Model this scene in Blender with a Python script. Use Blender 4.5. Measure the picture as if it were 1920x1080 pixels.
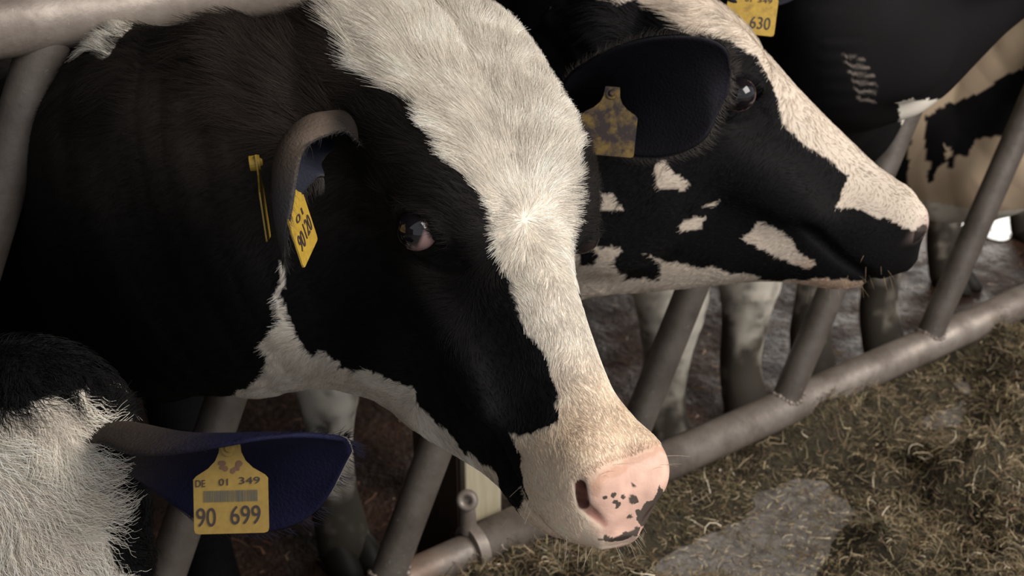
import bpy, bmesh, math, random
import numpy as np
from mathutils import Matrix, Vector
random.seed(5); RNG = np.random.default_rng(11)
for o in list(bpy.data.objects): bpy.data.objects.remove(o)
S = bpy.context.scene; COL = S.collection

# ------------------------------------------------------------------ camera, world, light, exposure
FPX = 2400.0
pitch = math.atan(1170/FPX)
fh = np.array([.592, .806, 0.]); fh /= np.linalg.norm(fh)
RT = np.array([fh[1], -fh[0], 0.])
FW = fh*math.cos(pitch) + np.array([0, 0, -math.sin(pitch)])
UP = np.cross(RT, FW)
CAM = np.array([0., 0., 1.56])
cd = bpy.data.cameras.new('camera'); cam = bpy.data.objects.new('camera', cd); COL.objects.link(cam)
cd.sensor_width = 36; cd.lens = 36*FPX/1920; cd.clip_start = .05
cam.matrix_world = Matrix(((RT[0], UP[0], -FW[0], CAM[0]), (RT[1], UP[1], -FW[1], CAM[1]), (RT[2], UP[2], -FW[2], CAM[2]), (0, 0, 0, 1)))
cd.dof.use_dof = True; cd.dof.focus_distance = 1.27; cd.dof.aperture_fstop = 45/1000/.0055
S.camera = cam
w = bpy.data.worlds.new('world'); S.world = w; w.use_nodes = True
bg = w.node_tree.nodes['Background']; bg.inputs[0].default_value = (.86, .92, 1., 1); bg.inputs[1].default_value = .55

def area(name, loc, target, size, power, color):
    l = bpy.data.lights.new(name, 'AREA'); l.shape = 'RECTANGLE'; l.size, l.size_y = size; l.energy = power; l.color = color
    o = bpy.data.objects.new(name, l); COL.objects.link(o); o.location = loc
    o.rotation_euler = (Vector(target)-Vector(loc)).to_track_quat('-Z', 'Y').to_euler()
    return o
area('daylight_from_alley', (2.2, -1.5, 3.2), (.9, 1.0, .9), (2.6, 2.2), 155, (1., .95, .88))
area('daylight_from_right_end', (7.05, 4.68, 1.75), (2.2, 1.7, .5), (2.2, 2.2), 260, (1., .97, .9))
S.view_settings.view_transform = 'Standard'; S.view_settings.look = 'None'; S.view_settings.gamma = 1
S.view_settings.use_curve_mapping = False; S.view_settings.exposure = 0.18

# ------------------------------------------------------------------ helpers
def at(px, py, dep): return CAM + dep*(FW + RT*(px-960)/FPX + UP*(540-py)/FPX)
def proj(P):
    d = P-CAM; z = d@FW; z = np.where(np.abs(z) < 1e-3, 1e-3, z)
    return np.stack([960+FPX*(d@RT)/z, 540-FPX*(d@UP)/z], -1), z
def at_plane(px, py, axis, val):
    d = FW + RT*(px-960)/FPX + UP*(540-py)/FPX
    return CAM + d*(val-CAM[axis])/d[axis]
def cdir(x, y, z):
    v = RT*x + UP*y - FW*z; return v/np.linalg.norm(v)
def nrm(v): return v/np.maximum(np.linalg.norm(v, axis=-1, keepdims=True), 1e-9)
def smooth01(a, b, x):
    t = np.clip((x-a)/(b-a), 0, 1); return t*t*(3-2*t)
def vnoise(p, seed=0):
    i = np.floor(p).astype(np.int64); f = p-i; f = f*f*(3-2*f); out = 0
    for dx in (0, 1):
        for dy in (0, 1):
            for dz in (0, 1):
                h = ((i[..., 0]+dx)*73856093) ^ ((i[..., 1]+dy)*19349663) ^ ((i[..., 2]+dz)*83492791) ^ (seed*2654435)
                h = (h ^ (h >> 13))*1274126177 & 0x7fffffff; h = (h ^ (h >> 11)) & 0xffff
                wgt = (f[..., 0] if dx else 1-f[..., 0])*(f[..., 1] if dy else 1-f[..., 1])*(f[..., 2] if dz else 1-f[..., 2])
                out = out + wgt*(h/65535.)
    return out
def inside(pts, poly):
    poly = np.asarray(poly, float); x, y = pts[:, 0], pts[:, 1]; r = np.zeros(len(pts), bool)
    x0, y0 = poly[-1]
    for x1, y1 in poly:
        c = (y1 > y) != (y0 > y)
        with np.errstate(divide='ignore', invalid='ignore'):
            r ^= c & (x < (x0-x1)*(y-y1)/((y0-y1) if y0 != y1 else 1e-9)+x1)
        x0, y0 = x1, y1
    return r
def obj(name, mesh, mat=None, parent=None, smooth=False):
    o = bpy.data.objects.new(name, mesh); COL.objects.link(o)
    if mat is not None: mesh.materials.append(mat)
    if smooth: mesh.polygons.foreach_set('use_smooth', np.ones(len(mesh.polygons), bool))
    if parent is not None: o.parent = parent
    return o
def bobj(name, bm, mat=None, parent=None, smooth=False):
    me = bpy.data.meshes.new(name); bm.to_mesh(me); bm.free(); return obj(name, me, mat, parent, smooth)
def pymesh(name, V, F):
    me = bpy.data.meshes.new(name); V = np.asarray(V, np.float32); F = np.asarray(F, np.int32); k = F.shape[1]
    me.vertices.add(len(V)); me.vertices.foreach_set('co', V.ravel())
    me.loops.add(F.size); me.loops.foreach_set('vertex_index', F.ravel())
    me.polygons.add(len(F)); me.polygons.foreach_set('loop_start', np.arange(len(F), dtype=np.int32)*k)
    me.update(calc_edges=True); return me
def tag(o, label=None, cat=None, group=None, kind=None):
    for k, v in (('label', label), ('category', cat), ('group', group), ('kind', kind)):
        if v: o[k] = v
    return o
def empty(name, loc, label, cat, group=None):
    o = bpy.data.objects.new(name, None); COL.objects.link(o); o.location = loc; o.empty_display_size = .1
    tag(o, label, cat, group); return o
def keep(o, parent):      # parent without moving (parents are unrotated)
    o.parent = parent; o.location = Vector(o.location)-Vector(parent.location); return o
def vcol(me, name, C):
    a = me.attributes.new(name, 'FLOAT_COLOR', 'POINT'); C = np.asarray(C, np.float32)
    if C.shape[1] == 3: C = np.c_[C, np.ones(len(C), np.float32)]
    a.data.foreach_set('color', C.ravel())
def tube(bm, a, b, r, n=20, r2=None, caps=True):
    a, b = Vector(a), Vector(b); d = (b-a); L = d.length
    m = Matrix.Translation((a+b)/2) @ d.to_track_quat('Z', 'Y').to_matrix().to_4x4()
    return bmesh.ops.create_cone(bm, cap_ends=caps, segments=n, radius1=r, radius2=r if r2 is None else r2, depth=L, matrix=m)['verts']
def box(bm, c, s, rot=None):
    m = Matrix.Translation(Vector(c)) @ (rot.to_4x4() if rot is not None else Matrix.Identity(4)) @ Matrix.Diagonal((*s, 1))
    return bmesh.ops.create_cube(bm, size=1, matrix=m)['verts']

# ------------------------------------------------------------------ materials
class N:
    def __init__(s, name):
        s.m = bpy.data.materials.new(name); s.m.use_nodes = True; s.t = s.m.node_tree; s.b = s.t.nodes['Principled BSDF']
    def n(s, typ, **k):
        x = s.t.nodes.new(typ)
        for a, v in k.items(): setattr(x, a, v)
        return x
    def l(s, a, b): s.t.links.new(a, b)
    def coord(s):
        return s.n('ShaderNodeTexCoord').outputs['Object']
    def noise(s, scale, detail=4, rough=.55, vec=None):
        x = s.n('ShaderNodeTexNoise'); x.inputs['Scale'].default_value = scale; x.inputs['Detail'].default_value = detail
        x.inputs['Roughness'].default_value = rough; s.l(vec if vec is not None else s.coord(), x.inputs['Vector']); return x.outputs['Fac']
    def ramp(s, fac, stops):
        r = s.n('ShaderNodeValToRGB'); e = r.color_ramp.elements
        while len(e) < len(stops): e.new(.5)
        for q, (p, c) in zip(e, stops): q.position = p; q.color = (*c, 1)
        s.l(fac, r.inputs[0]); return r.outputs[0]
    def mix(s, fac, a, b, mode='MIX'):
        x = s.n('ShaderNodeMix', data_type='RGBA', blend_type=mode)
        for i, v in ((0, fac), (6, a), (7, b)):
            if hasattr(v, 'is_output'): s.l(v, x.inputs[i])
            else: x.inputs[i].default_value = v if i == 0 else (*v, 1)
        return x.outputs[2]
    def bump(s, h, strength=.4, dist=.01):
        x = s.n('ShaderNodeBump'); x.inputs['Strength'].default_value = strength; x.inputs['Distance'].default_value = dist
        s.l(h, x.inputs['Height']); s.l(x.outputs[0], s.b.inputs['Normal'])
    def base(s, c):
        if hasattr(c, 'is_output'): s.l(c, s.b.inputs['Base Color'])
        else: s.b.inputs['Base Color'].default_value = (*c, 1)
    def set(s, **k):
        for a, v in k.items(): s.b.inputs[a.replace('_', ' ')].default_value = v
        return s
def plain(name, c, rough=.5, metallic=0., spec=.5):
    n = N(name); n.base(c); n.set(Roughness=rough, Metallic=metallic); n.b.inputs['Specular IOR Level'].default_value = spec; return n.m

def mat_attr(name, rough, spec, bump=None, roughattr=None):
    n = N(name); a = n.n('ShaderNodeAttribute', attribute_name='coat'); n.base(a.outputs['Color'])
    n.set(Roughness=rough); n.b.inputs['Specular IOR Level'].default_value = spec
    if bump: n.bump(n.noise(*bump[:2]), bump[2], bump[3])
    if roughattr:
        r = n.n('ShaderNodeAttribute', attribute_name=roughattr); n.l(r.outputs['Fac'], n.b.inputs['Roughness'])
    return n.m
M_COAT = mat_attr('cow_coat', .7, .12, (300., 3, .14, .003), 'gloss')
M_FUR = mat_attr('cow_fur', .55, .16)
M_EAR = mat_attr('ear_coat', .75, .15, (300., 3, .4, .003))
def mat_steel(name, rusty, k=1.):
    n = N(name); a = n.noise(14, 6, .62); b = n.noise(90, 4, .6); c = n.noise(4.5, 5, .6)
    grime = n.ramp(a, [(.30, (.11*k, .084*k, .068*k)), (.52, (.20*k, .165*k, .14*k)), (.75, (.28*k, .24*k, .205*k))])
    col = n.mix(n.ramp(c, [(.66-.28*rusty, (0, 0, 0)), (.80-.18*rusty, (.8, .8, .8))]), grime, (.27, .125, .06))
    col = n.mix(n.ramp(b, [(.66, (0, 0, 0)), (.74, (.5, .5, .5))]), col, (.38, .35, .30))
    n.base(col); n.set(Metallic=.25); n.l(n.ramp(a, [(.3, (.6, .6, .6)), (.75, (.40, .40, .40))]), n.b.inputs['Roughness'])
    n.bump(b, .35, .002); return n.m
M_BARS = mat_steel('brown_painted_steel', 0., .62); M_STEEL = mat_steel('weathered_steel', 0., 1.3); M_RUST = mat_steel('rusty_steel', .9)
def mat_floor(name, cols, s1, wet, bd):
    n = N(name); a = n.noise(s1, 8, .65); b = n.noise(s1*9, 5, .6)
    n.base(n.mix(.4, n.ramp(a, [(.32, cols[0]), (.5, cols[1]), (.68, cols[2])]), n.ramp(b, [(.35, cols[0]), (.65, cols[2])])))
    n.l(n.ramp(n.noise(s1*1.7, 4), [(.4, (wet,)*3), (.62, (.85,)*3)]), n.b.inputs['Roughness'])
    x = n.n('ShaderNodeMath', operation='ADD'); n.l(a, x.inputs[0]); n.l(b, x.inputs[1]); n.bump(x.outputs[0], .8, bd); return n.m
M_CONC = mat_floor('dusty_concrete', [(.13, .112, .098), (.23, .206, .186), (.32, .295, .27)], 5, .6, .006)
M_DUNG = mat_floor('wet_dung_floor', [(.018, .010, .008), (.058, .028, .017), (.125, .062, .037)], 7, .5, .03)
M_DUNG.node_tree.nodes['Principled BSDF'].inputs['Specular IOR Level'].default_value = .22
M_WALL = mat_floor('dark_boards', [(.03, .024, .02), (.05, .04, .032), (.07, .06, .05)], 3, .7, .01)
def mat_strand():
    n = N('silage_strand'); a = n.n('ShaderNodeAttribute', attribute_name='coat'); n.base(a.outputs['Color']); n.set(Roughness=.6)
    n.b.inputs['Specular IOR Level'].default_value = .3; return n.m
M_STRAND = mat_strand()
def mat_yellow(name, dirt):
    n = N(name); a = n.noise(55, 6, .65); b = n.noise(160, 4, .6)
    y = n.ramp(b, [(.3, (.40, .245, .030)), (.7, (.52, .335, .05))])
    if dirt == 2: y = n.mix(.45, y, (.14, .09, .05))  # shade and dirt on this tag mixed evenly into its yellow
    elif dirt: y = n.mix(n.ramp(a, [(.44, (1, 1, 1)), (.64, (.45, .45, .45))]), n.mix(.4, y, (.05, .03, .015)), (.028, .017, .016))
    else: y = n.mix(n.ramp(a, [(.30, (.6, .6, .6)), (.45, (0, 0, 0))]), y, (.20, .12, .03))
    n.base(y); n.set(Roughness=.45); return n.m
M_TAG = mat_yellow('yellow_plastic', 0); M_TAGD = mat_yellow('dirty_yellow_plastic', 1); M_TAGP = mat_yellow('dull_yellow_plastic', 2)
M_INK = plain('faded_ink', (.045, .03, .03), .6)
M_BAR = plain('printed_bars', (.10, .10, .09), .6)
M_EYE = mat_attr('eyeball', .06, .6)
M_HOOF = plain('hoof_horn', (.03, .025, .02), .6)
def mat_wood(name, c0, c1):
    n = N(name); mp = n.n('ShaderNodeMapping'); mp.inputs['Scale'].default_value = (30, 30, 2.5); n.l(n.coord(), mp.inputs[0])
    a = n.noise(1.6, 6, .6, mp.outputs[0]); n.base(n.ramp(a, [(.3, c0), (.7, c1)])); n.set(Roughness=.75); n.bump(a, .3, .004); return n.m
M_POST = mat_wood('post_wood', (.05, .028, .018), (.10, .06, .04)); M_PALE = mat_wood('pale_board', (.42, .36, .24), (.60, .53, .38))  # pale wood carries the light on the post's front; the splinter shares it

# ------------------------------------------------------------------ barn shell
def slab(name, c, s, m):
    bm = bmesh.new(); box(bm, c, s); return tag(bobj(name, bm, m), kind='structure')
RX0 = .376; FY = 1.471; LZ = .2; TZ = 1.2; FZ = .105       # fence line: x of s = 0, y, lower and top rail heights
slab('floor', (3, -1.345, -.0975), (18, 5.71, .405), M_CONC)
slab('ground', (3, 6.155, -.32), (18, 9.29, .4), M_DUNG)
slab('wall_back', (3, 10.9, 1.9), (18, .2, 4.2), M_WALL)
slab('wall_left', (-6.1, 3.4, 1.9), (.2, 15, 4.2), M_WALL)
slab('ceiling', (1.5, 5.2, 4.1), (15, 11.6, .2), M_WALL)

# ------------------------------------------------------------------ signed distance kit
def smin(a, b, k):
    h = np.clip(.5+.5*(b-a)/k, 0, 1); return b+(a-b)*h-k*h*(1-h)
def smax(a, b, k): return -smin(-a, -b, k)
def ell(p, c, r, Mx=None):
    q = p-np.asarray(c)
    if Mx is not None: q = q@Mx
    r = np.asarray(r); k0 = np.linalg.norm(q/r, axis=-1); k1 = np.linalg.norm(q/(r*r), axis=-1)
    return k0*(k0-1)/np.maximum(k1, 1e-6)
def catmull(P, n):
    P = np.asarray(P, float); Q = np.vstack([2*P[0]-P[1], P, 2*P[-1]-P[-2]]); out = []
    for i in range(1, len(Q)-2):
        for t in np.linspace(0, 1, n, endpoint=False):
            a, b, c, d = Q[i-1:i+3]
            out.append(.5*(2*b+(c-a)*t+(2*a-5*b+4*c-d)*t*t+(3*b-a-3*c+d)*t**3))
    out.append(Q[-2]); return np.array(out)
def chain(p, C, up=(0, 0, 1), n=5):
    """swept ellipse; rows of C: x y z, radius along up, radius across"""
    C = catmull(C, n); d = None; up = np.asarray(up, float)
    for a, b in zip(C[:-1], C[1:]):
        ab = b[:3]-a[:3]; L2 = ab@ab+1e-12; t = np.clip(((p-a[:3])@ab)/L2, 0, 1)
        u = up-ab*(up@ab)/L2; u /= np.linalg.norm(u)+1e-9
        q = p-a[:3]-t[:, None]*ab; rv = a[3]+t*(b[3]-a[3]); rl = a[4]+t*(b[4]-a[4])
        v = q@u; lat2 = np.maximum((q*q).sum(1)-v*v, 0)
        e = (np.sqrt((v/rv)**2+lat2/rl**2)-1)*np.minimum(rv, rl)
        d = e if d is None else np.minimum(d, e)
    return d
HX = np.array([-.04, -.015, .02, .07, .12, .17, .22, .28, .34, .40, .45, .482, .510, .535, .552])
HT = np.array([-.05, -.012, .012, .02, .02, .014, .004, -.010, -.021, -.030, -.037, -.043, -.057, -.077, -.10])
HB = np.array([-.12, -.17, -.23, -.29, -.325, -.338, -.334, -.306, -.262, -.218, -.191, -.174, -.157, -.136, -.110])
HW = np.array([.06, .090, .112, .124, .126, .118, .110, .097, .081, .067, .059, .057, .052, .037, .015])
HK = np.array([.1, .15, .25, .34, .42, .46, .48, .48, .42, .30, .2, .12, .1, .1, .1])
HN = np.array([0, 0, 0, 0, 0, .02, .10, .26, .36, .40, .36, .22, .15, .1, .1])
_xs = np.linspace(-.04, .552, 245)
def _sm(v):
    y = np.interp(_xs, HX, v); k = np.exp(-.5*(np.arange(-12, 13)/5.)**2); k /= k.sum()
    return np.convolve(np.pad(y, 12, 'edge'), k, 'valid')
HTs, HBs, HWs, HKs, HNs = map(_sm, (HT, HB, HW, HK, HN))
EYE = np.array([.216, .106, -.050])
NOS = [np.array(v) for v in ([.516, .052, -.060, .0040], [.528, .046, -.074, .0042], [.546, .024, -.084, .002])]
def nostril(p, pts):
    out = None
    for s0, s1 in zip(pts[:-1], pts[1:]):
        ab = s1[:3]-s0[:3]; tt = np.clip(((p-s0[:3])@ab)/(ab@ab), 0, 1); e = np.linalg.norm(p-s0[:3]-tt[:, None]*ab, axis=1)-(s0[3]+tt*(s1[3]-s0[3]))
        out = e if out is None else np.minimum(out, e)
    return out
def head_sdf(q, fine, poll=True):
    if not poll: q = q.copy(); q[:, 2] = np.where(q[:, 2] < -.07, -.07+(q[:, 2]+.07)/1.24, q[:, 2])
    x = np.clip(q[:, 0], -.04, .552); ay = np.abs(q[:, 1]); z = q[:, 2]
    t, b, hw, k, kn = (np.interp(x, _xs, v) for v in (HTs, HBs, HWs, HKs, HNs))
    zc = (t+b)/2; hh = (t-b)/2; v = np.clip((z-b)/(t-b), -.3, 1.2)
    if not poll: hw = hw*(1-.38*smooth01(.11, -.01, q[:, 0]))
    hwv = hw*(1-k*(1-np.clip(v, 0, 1))**1.2)*(1-kn*np.clip(v, 0, 1)**2)
    f = ((ay/hwv)**2.5+(np.abs(z-zc)/hh)**2.5)**(1/2.5)
    d = (f-1)*np.minimum(hw, hh)*.85
    ox = np.maximum(q[:, 0]-.552, -.04-q[:, 0]); d = np.where(ox > 0, np.sqrt(np.maximum(d, 0)**2+ox**2), d)
    p = np.stack([q[:, 0], ay, z], 1)
    d = smin(d, ell(p, (.168, .078, -.026), (.07, .030, .034)), .04)        # brow
    d = smin(d, ell(p, (.175, .066, -.20), (.095, .036, .10)), .03)          # cheek muscle
    d = smin(d, ell(p, (.03, .088 if poll else .068, -.062 if poll else -.085), (.035, .04, .04)), .03)           # root of ear
    d = smin(d, ell(p, (-.03, .045, -.022) if poll else (-.005, .02, -.01), (.075, .085, .052) if poll else (.05, .06, .04)), .04)        # poll
    if poll: d = smin(d, ell(p, (.08, .066, -.022), (.12, .066, .045)), .05)         # forehead
    d = smin(d, ell(p, (.482, .018, -.090), (.054, .040, .044)), .03)         # muzzle
    d = smin(d, ell(p, (.452, .0, -.148), (.056, .042, .028)), .025)          # chin
    d = smin(d, ell(p, (.500, .034, -.064), (.028, .020, .024)), .02)        # nostril wing
    d = smin(d, ell(p, (.30, .07, -.115), (.10, .012, .02)), .04)            # facial crest
    d = smax(d, -ell(p, (.285, .092, -.062), (.045, .012, .02)), .03)        # hollow before the eye
    if fine:
        e = p-EYE; d = smin(d, ell(p, EYE+(0, -.004, 0), (.034, .026, .027)), .014)
        ca, sa = math.cos(.5), math.sin(.5); ex = e[:, 0]*ca+e[:, 2]*sa; ez = -e[:, 0]*sa+e[:, 2]*ca
        al = np.maximum(np.hypot(ex, ez-.0125), np.hypot(ex, ez+.0125))-.0245
        d = smax(d, -np.maximum(al, (EYE[1]-.004)-p[:, 1]), .0025)
        d = d-.0018*np.exp(-((al-.0022)/.0016)**2)*(e[:, 1] > -.01)
        rr2 = np.sqrt((e[:, 0]/1.3)**2+((e[:, 2]+.004)/.95)**2)
        d = d+.0025*np.exp(-((rr2-.034)/.004)**2)*(e[:, 2] < .0)*(np.abs(e[:, 1]) < .05)
        # nostril comma
        d = smax(d, -nostril(p, NOS), .005)
        zm = -.137+.10*np.maximum(.46-q[:, 0], 0)-.02*smooth01(.50, .57, q[:, 0])
        d = d+.006*np.exp(-((z-zm)/.006)**2)*smooth01(.37, .42, q[:, 0])
        d = d-.0018*np.sin(z*260+q[:, 0]*40)*smooth01(.10, .03, q[:, 0])*smooth01(-.05, -.12, z)
    return d
def chain_leg(hip, knee, fet, foot, r): return np.array([[*hip, r[0], r[0]*.85], [*((np.array(hip)+knee)/2), r[1], r[1]*.9], [*knee, r[2], r[2]], [*((np.array(knee)+fet)/2), r[3], r[3]], [*fet, r[4], r[4]], [*foot, r[5], r[5]]])
GZ = -.12
def fore_leg(x, y, top=.62, k=1.):
    return chain_leg((x, y+.06, top), (x, y, .30), (x, y+.005, .02), (x, y-.03, GZ+.035), (.115*k, .088*k, .068*k, .046*k, .050, .057))
def hind_leg(x, y, d):
    u = np.array(d)
    return np.array([[x, y, .66, .17, .12], [x+u[0]*-.10, y+u[1]*-.10, .48, .12, .10], [x+u[0]*.08, y+u[1]*.08, .30, .05, .045], [x+u[0]*.04, y+u[1]*.04, .12, .038, .036], [x, y, .0, .046, .046], [x-u[0]*.03, y-u[1]*.03, GZ+.035, .055, .055]])

def surface_nets(sdf, lo, hi, h):
    lo = np.asarray(lo, float); n = np.ceil((np.asarray(hi)-lo)/h).astype(int)+1
    # coarse pass marks where the surface can be
    cs = 6; nc = (n+cs-1)//cs+1
    g = np.stack(np.meshgrid(*[np.arange(k) for k in nc], indexing='ij'), -1).reshape(-1, 3)
    dc = sdf(lo+g*h*cs).reshape(nc)
    near = np.abs(dc) < h*cs*1.9
    half = cs//2
    big = lambda v: np.repeat(np.repeat(np.repeat(v, cs, 0), cs, 1), cs, 2)[half:half+n[0], half:half+n[1], half:half+n[2]]
    act = big(near); val = big(dc.astype(np.float32))
    idx = np.argwhere(act)
    out = np.empty(len(idx), np.float32)
    for i in range(0, len(idx), 400000): out[i:i+400000] = sdf(lo+idx[i:i+400000]*h)
    val[act] = out
    s = val < 0
    c = [s[i:n[0]-1+i, j:n[1]-1+j, k:n[2]-1+k] for i in (0, 1) for j in (0, 1) for k in (0, 1)]
    cnt = sum(a.astype(np.int8) for a in c); mixed = (cnt > 0) & (cnt < 8)
    cells = np.argwhere(mixed); vid = -np.ones(mixed.shape, np.int64); vid[mixed] = np.arange(len(cells))
    acc = np.zeros((len(cells), 3)); num = np.zeros(len(cells))
    corners = np.array([(i, j, k) for i in (0, 1) for j in (0, 1) for k in (0, 1)])
    cv = np.stack([val[tuple((cells+o).T)] for o in corners], 1)
    for a in range(8):
        for b in range(a+1, 8):
            if abs(corners[a]-corners[b]).sum() == 1:
                va, vb = cv[:, a], cv[:, b]; m = (va < 0) != (vb < 0); t = va[m]/(va[m]-vb[m])
                acc[m] += corners[a]+t[:, None]*(corners[b]-corners[a]); num[m] += 1
    V = lo+(cells+acc/num[:, None])*h
    Q = []
    for ax in range(3):
        o1, o2 = [(1, 2), (2, 0), (0, 1)][ax]
        sl = [slice(1, None)]*3; sl[ax] = slice(0, None)
        A = s[tuple(slice(0, n[k]-1) for k in range(3))]; e = np.zeros(3, int); e[ax] = 1
        B = s[tuple(slice(e[k], n[k]-1+e[k]) for k in range(3))]
        for flip in (False, True):
            m = (A & ~B) if not flip else (~A & B)
            ii = np.argwhere(m); ii = ii[(ii[:, o1] > 0) & (ii[:, o2] > 0)]
            d1 = np.zeros(3, int); d1[o1] = 1; d2 = np.zeros(3, int); d2[o2] = 1
            q = np.stack([vid[tuple((ii-x).T)] for x in (d1+d2, d2, 0*d1, d1)], 1)
            Q.append(q if not flip else q[:, ::-1])
    Q = np.concatenate(Q); Q = Q[(Q >= 0).all(1)]
    return V, Q
def sdf_grad(sdf, V, e=.0015):
    g = np.stack([sdf(V+np.eye(3)[i]*e)-sdf(V-np.eye(3)[i]*e) for i in range(3)], 1)/(2*e); return g
def chunked(f, V, n=200000): return np.concatenate([f(V[i:i+n]) for i in range(0, len(V), n)]) if len(V) else np.zeros((0,))

# ------------------------------------------------------------------ cows
CREAM = np.array([.84, .76, .66]); BLACK = np.array([.0062, .0056, .0060]); PINK = np.array([.66, .47, .42]); GREYSPOT = np.array([.085, .075, .07])
def vary(V, base, amp, sc, seed):
    return base*(1+amp*(vnoise(V*sc, seed)-.5))[:, None]
def fur(parent, base, me, Vw, density, n, coat, length, flow, radius, curl=0., lift=.35, tuft=45., jit=.5, pts=5, name='fur', seed=3):
    me.calc_loop_triangles(); T = np.empty(len(me.loop_triangles)*3, np.int32); me.loop_triangles.foreach_get('vertices', T); T = T.reshape(-1, 3)
    A, B, C = Vw[T[:, 0]], Vw[T[:, 1]], Vw[T[:, 2]]; cr = np.cross(B-A, C-A); ar = np.linalg.norm(cr, axis=1)/2
    nf = cr/np.maximum(2*ar, 1e-12)[:, None]; cen = (A+B+C)/3
    wt = ar*density(cen, nf); 
    if wt.sum() <= 0: return None
    k = RNG.choice(len(T), n, p=wt/wt.sum()); r1 = np.sqrt(RNG.random(n)); r2 = RNG.random(n)
    P = A[k]*(1-r1)[:, None]+B[k]*(r1*(1-r2))[:, None]+C[k]*(r1*r2)[:, None]
    vn = np.empty(len(Vw)*3, np.float32); me.vertex_normals.foreach_get('vector', vn); vn = vn.reshape(-1, 3)
    nn = nrm(vn[T[k, 0]]*(1-r1)[:, None]+vn[T[k, 1]]*(r1*(1-r2))[:, None]+vn[T[k, 2]]*(r1*r2)[:, None])
    f = flow(P); f = f-nn*(f*nn).sum(1, keepdims=True); f = nrm(f)
    side = np.cross(nn, f)
    a = (vnoise(P*tuft, seed)-.5)*1.6*jit*2+(vnoise(P*tuft*3.1, seed+1)-.5)*jit+RNG.normal(0, .12, n)
    d0 = f*np.cos(a)[:, None]+side*np.sin(a)[:, None]
    lf = lift*(.6+.8*vnoise(P*tuft*.8, seed+2))
    L = length(P)*(.65+.5*RNG.random(n))
    Q = np.empty((n, pts, 3)); Q[:, 0] = P-nn*.001; cur = P.copy()
    for j in range(1, pts):
        t = j/(pts-1.); el = lf*(1-.85*t)
        b = curl*(np.sin(j*1.9+vnoise(P*30, seed+5)*12))
        d = nrm(d0*np.cos(b)[:, None]+side*np.sin(b)[:, None]+nn*(el+(.5*curl*np.cos(j*1.7)))[:, None])
        cur = cur+d*(L/(pts-1))[:, None]; Q[:, j] = cur
    hc = bpy.data.hair_curves.new(name); hc.add_curves([pts]*n)
    hc.attributes['position'].data.foreach_set('vector', (Q-base).astype(np.float32).ravel())
    ra = hc.attributes.get('radius') or hc.attributes.new('radius', 'FLOAT', 'POINT')
    ra.data.foreach_set('value', np.tile(radius*np.linspace(1, .35, pts), n).astype(np.float32))
    c = coat(P, nn); c = c*(1+.22*RNG.normal(0, 1, n).clip(-1.6, 1.6))[:, None]*(.72+.46*vnoise(P*tuft*1.6, seed+9))[:, None]  # tuft noise paints grey shadow between clumps into the hair colour
    ca = hc.attributes.new('coat', 'FLOAT_COLOR', 'CURVE'); ca.data.foreach_set('color', np.c_[np.clip(c, 0, .95), np.ones(n)].astype(np.float32).ravel())
    ho = bpy.data.objects.new(name, hc); COL.objects.link(ho); hc.materials.append(M_FUR); ho.parent = parent; ho['kind'] = 'stuff'
    return ho

def eye_part(parent, base, M, o, sc, side, white):
    bm = bmesh.new(); bmesh.ops.create_uvsphere(bm, u_segments=32, v_segments=20, radius=.0215*sc)
    me = bpy.data.meshes.new('eye'); bm.to_mesh(me); bm.free()
    V = np.array([v.co[:] for v in me.vertices])
    fwd = nrm(np.array([.06, side*1., .22])); c = (nrm(V)@fwd)
    col = np.where((c > .42)[:, None], [.008, .006, .008], np.where((c > .36)[:, None], [.05, .03, .03], [.27, .17, .16] if white else [.03, .02, .02]))
    vcol(me, 'coat', col); V2 = (V+sc*np.array([EYE[0], side*(EYE[1]-.0035), EYE[2]]))@M.T+o-base
    me.vertices.foreach_set('co', V2.astype(np.float32).ravel()); obj('eye', me, M_EYE, parent, True)

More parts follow.
